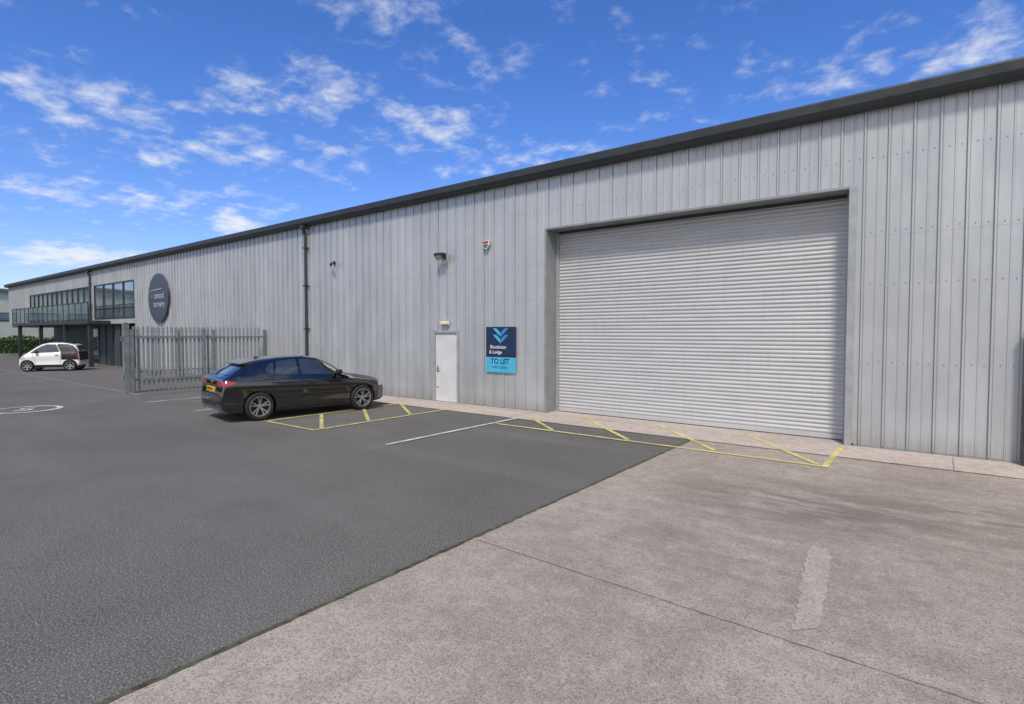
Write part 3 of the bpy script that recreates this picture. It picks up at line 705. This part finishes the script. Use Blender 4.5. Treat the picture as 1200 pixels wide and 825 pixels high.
decal(bvh,'tailgate',[[(-.70,.56),(.70,.56),(.68,1.04),(-.68,1.04)]],'x','black_plastic',car2,.004,-1)
for s in (-1,1):
    decal(bvh,'rear_pillar',[X([(.03,.60),(.42,.62),(.78,.60),(.80,1.0),(1.02,1.40),(.95,1.47),(.5,1.43),(.3,1.36),(.12,1.14),(.05,.9)]) ],'y','black_plastic',car2,.004,s)
    decal(bvh,'side_window',[smooth_poly(X([(.86,1.03),(2.14,.965),(1.95,1.15),(1.70,1.32),(1.45,1.43),(1.06,1.45)]))],'y','car_glass',car2,.008,s)
    decal(bvh,'sill',[X([(.74,.23),(1.95,.23),(1.95,.35),(.74,.35)])],'y','black_plastic',car2,.006,s)
    decal(bvh,'door_seam',[X([(.81,.36),(.822,.36),(.83,1.0),(.818,1.0)])],'y','seam',car2,.003,s)
    decal(bvh,'door_seam',[X([(1.86,.36),(1.872,.36),(2.06,.94),(2.048,.94)])],'y','seam',car2,.003,s)
    decal(bvh,'headlight',[smooth_poly(X([(2.34,.68),(2.55,.62),(2.56,.72),(2.40,.83)]))],'y','clear_lens',car2,.006,s,.02)
    decal(bvh,'tail_light',[X([(.03,.72),(.12,.72),(.12,.84),(.04,.84)])],'y','red_lens',car2,.008,s,.02)
    h=MB(); h.box(.9-xo,1.05-xo,s*.77,s*.805,.84,.87); h.build('door_handle','black_plastic',car2,bevel=.006)
    mm=MB(); mm.prism([(s*.72,.98),(s*.92,.98),(s*.94,1.04),(s*.9,1.12),(s*.78,1.12)],'x',1.82-xo,1.94-xo); mm.build('wing_mirror','black_plastic',car2,bevel=.02)
decal(bvh,'windscreen',[[(1.62-xo,-.50),(2.18-xo,-.55),(2.18-xo,.55),(1.62-xo,.50)]],'z','car_glass',car2,.006)
decal(bvh,'roof_panel',[[(.3-xo,-.55),(1.52-xo,-.55),(1.52-xo,.55),(.3-xo,.55)]],'z','black_paint',car2,.004)
decal(bvh,'rear_window',[[(-.52,1.06),(.52,1.06),(.45,1.35),(-.45,1.35)]],'x','car_glass',car2,.006,-1)
decal(bvh,'grille',[[(-.35,.40),(.35,.40),(.32,.5),(-.32,.5)]],'x','black_plastic',car2,.006,1)
mm=MB(); mm.box(2.69-xo,2.705-xo,-.25,.25,.34,.45); mm.build('number_plate','white_plastic',car2)
for wx in (.42,2.27):
    for s in (-1,1): wheel(car2,wx-xo,s*.68,s,.29,.2,.17,6,False)

# ------------------------------------------------------------------ sky + light
SUN_AZ=R(150); SUN_EL=R(52)
w=bpy.data.worlds.new('World'); S.world=w; w.use_nodes=True; nt=w.node_tree; g=G(nt)
for nd in list(nt.nodes): nt.nodes.remove(nd)
out=nt.nodes.new('ShaderNodeOutputWorld')
sky=g.n('ShaderNodeTexSky',sky_type='NISHITA'); sky.sun_disc=False; sky.sun_elevation=SUN_EL; sky.sun_rotation=SUN_AZ; sky.air_density=1.0; sky.dust_density=.5; sky.ozone_density=2.0
hs=g.n('ShaderNodeHueSaturation',{'Hue':.5,'Saturation':1.26,'Value':1.,'Color':sky.outputs[0]})
tint=g.mix(1.,hs.outputs[0],(.87,.88,1.22),'MULTIPLY')
bg=g.n('ShaderNodeBackground',{0:tint,1:.145})
dirv=g.n('ShaderNodeTexCoord').outputs['Generated']
sx=g.n('ShaderNodeSeparateXYZ',{0:dirv}); az=g.m('ARCTAN2',sx.outputs[0],sx.outputs[1]); el=g.m('ARCSINE',sx.outputs[2])
den=g.m('ADD',g.m('MAXIMUM',sx.outputs[2],0.),.16)
pv=g.n('ShaderNodeCombineXYZ',{0:g.m('DIVIDE',sx.outputs[0],den),1:g.m('DIVIDE',sx.outputs[1],den),2:0.}).outputs[0]
n1=g.noise(pv,8.5,6,.60,.15); n2=g.noise(pv,1.8,4,.6,.3)
mask=None
def dirang(px,py):
    r=ray(px,py).normalized(); return math.atan2(r.x,r.y), math.asin(r.z)
BL=[(100,125,120,50,.9),(185,183,38,16,1.7),(70,225,110,26,.85),(90,300,80,14,1.9),(275,262,38,16,1.9),(340,110,100,36,.85),(500,150,90,34,1.0),(545,70,80,45,.75),
    (310,180,110,26,1.05),(600,187,110,20,1.05),(210,240,110,18,1.0),(980,85,100,26,1.05),(1150,50,100,30,1.05),(450,10,90,28,.75),(830,115,60,16,.5)]
for px,py,rx,ry,am in BL:
    a0,e0=dirang(px,py); a1,_=dirang(px+rx,py); _,e1=dirang(px,py-ry)
    q=g.m('ADD',g.m('POWER',g.m('ABSOLUTE',g.m('DIVIDE',g.m('SUBTRACT',az,a0),abs(a1-a0))),2.),g.m('POWER',g.m('ABSOLUTE',g.m('DIVIDE',g.m('SUBTRACT',el,e0),abs(e1-e0))),2.))
    k=g.m('MULTIPLY',g.m('EXPONENT',g.m('MULTIPLY',q,-1.)),am)
    mask=k if mask is None else g.m('MAXIMUM',mask,k)
# unseen white cloud bank behind the viewer, added for soft neutral fill light
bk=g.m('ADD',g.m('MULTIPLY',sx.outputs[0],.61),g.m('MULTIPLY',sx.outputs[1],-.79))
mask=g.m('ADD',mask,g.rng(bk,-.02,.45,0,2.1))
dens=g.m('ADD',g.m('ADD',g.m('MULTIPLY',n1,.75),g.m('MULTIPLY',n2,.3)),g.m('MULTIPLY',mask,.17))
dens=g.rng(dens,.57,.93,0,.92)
dens=g.m('MULTIPLY',dens,g.rng(el,-.02,.03,0,1))
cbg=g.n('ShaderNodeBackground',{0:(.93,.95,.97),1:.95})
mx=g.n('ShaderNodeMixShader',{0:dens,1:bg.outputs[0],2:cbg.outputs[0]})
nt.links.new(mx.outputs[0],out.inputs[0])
sl=bpy.data.lights.new('sun','SUN'); sl.energy=3.3; sl.angle=R(9); sl.color=(1,.93,.83)
so=bpy.data.objects.new('sun',sl); COL.objects.link(so)
sd=Vector((math.sin(SUN_AZ)*math.cos(SUN_EL),math.cos(SUN_AZ)*math.cos(SUN_EL),math.sin(SUN_EL)))
so.rotation_euler=(-sd).to_track_quat('-Z','Y').to_euler()
# camera
cd=bpy.data.cameras.new('camera'); cam=bpy.data.objects.new('camera',cd); COL.objects.link(cam)
cam.location=(0,0,H); cam.rotation_euler=(R(90)-TILT,0,YAW); cd.sensor_width=36; cd.lens=19.5; cd.clip_end=3000; cd.clip_start=.05
S.camera=cam
S.view_settings.view_transform='Standard'; S.view_settings.look='None'; S.view_settings.exposure=0
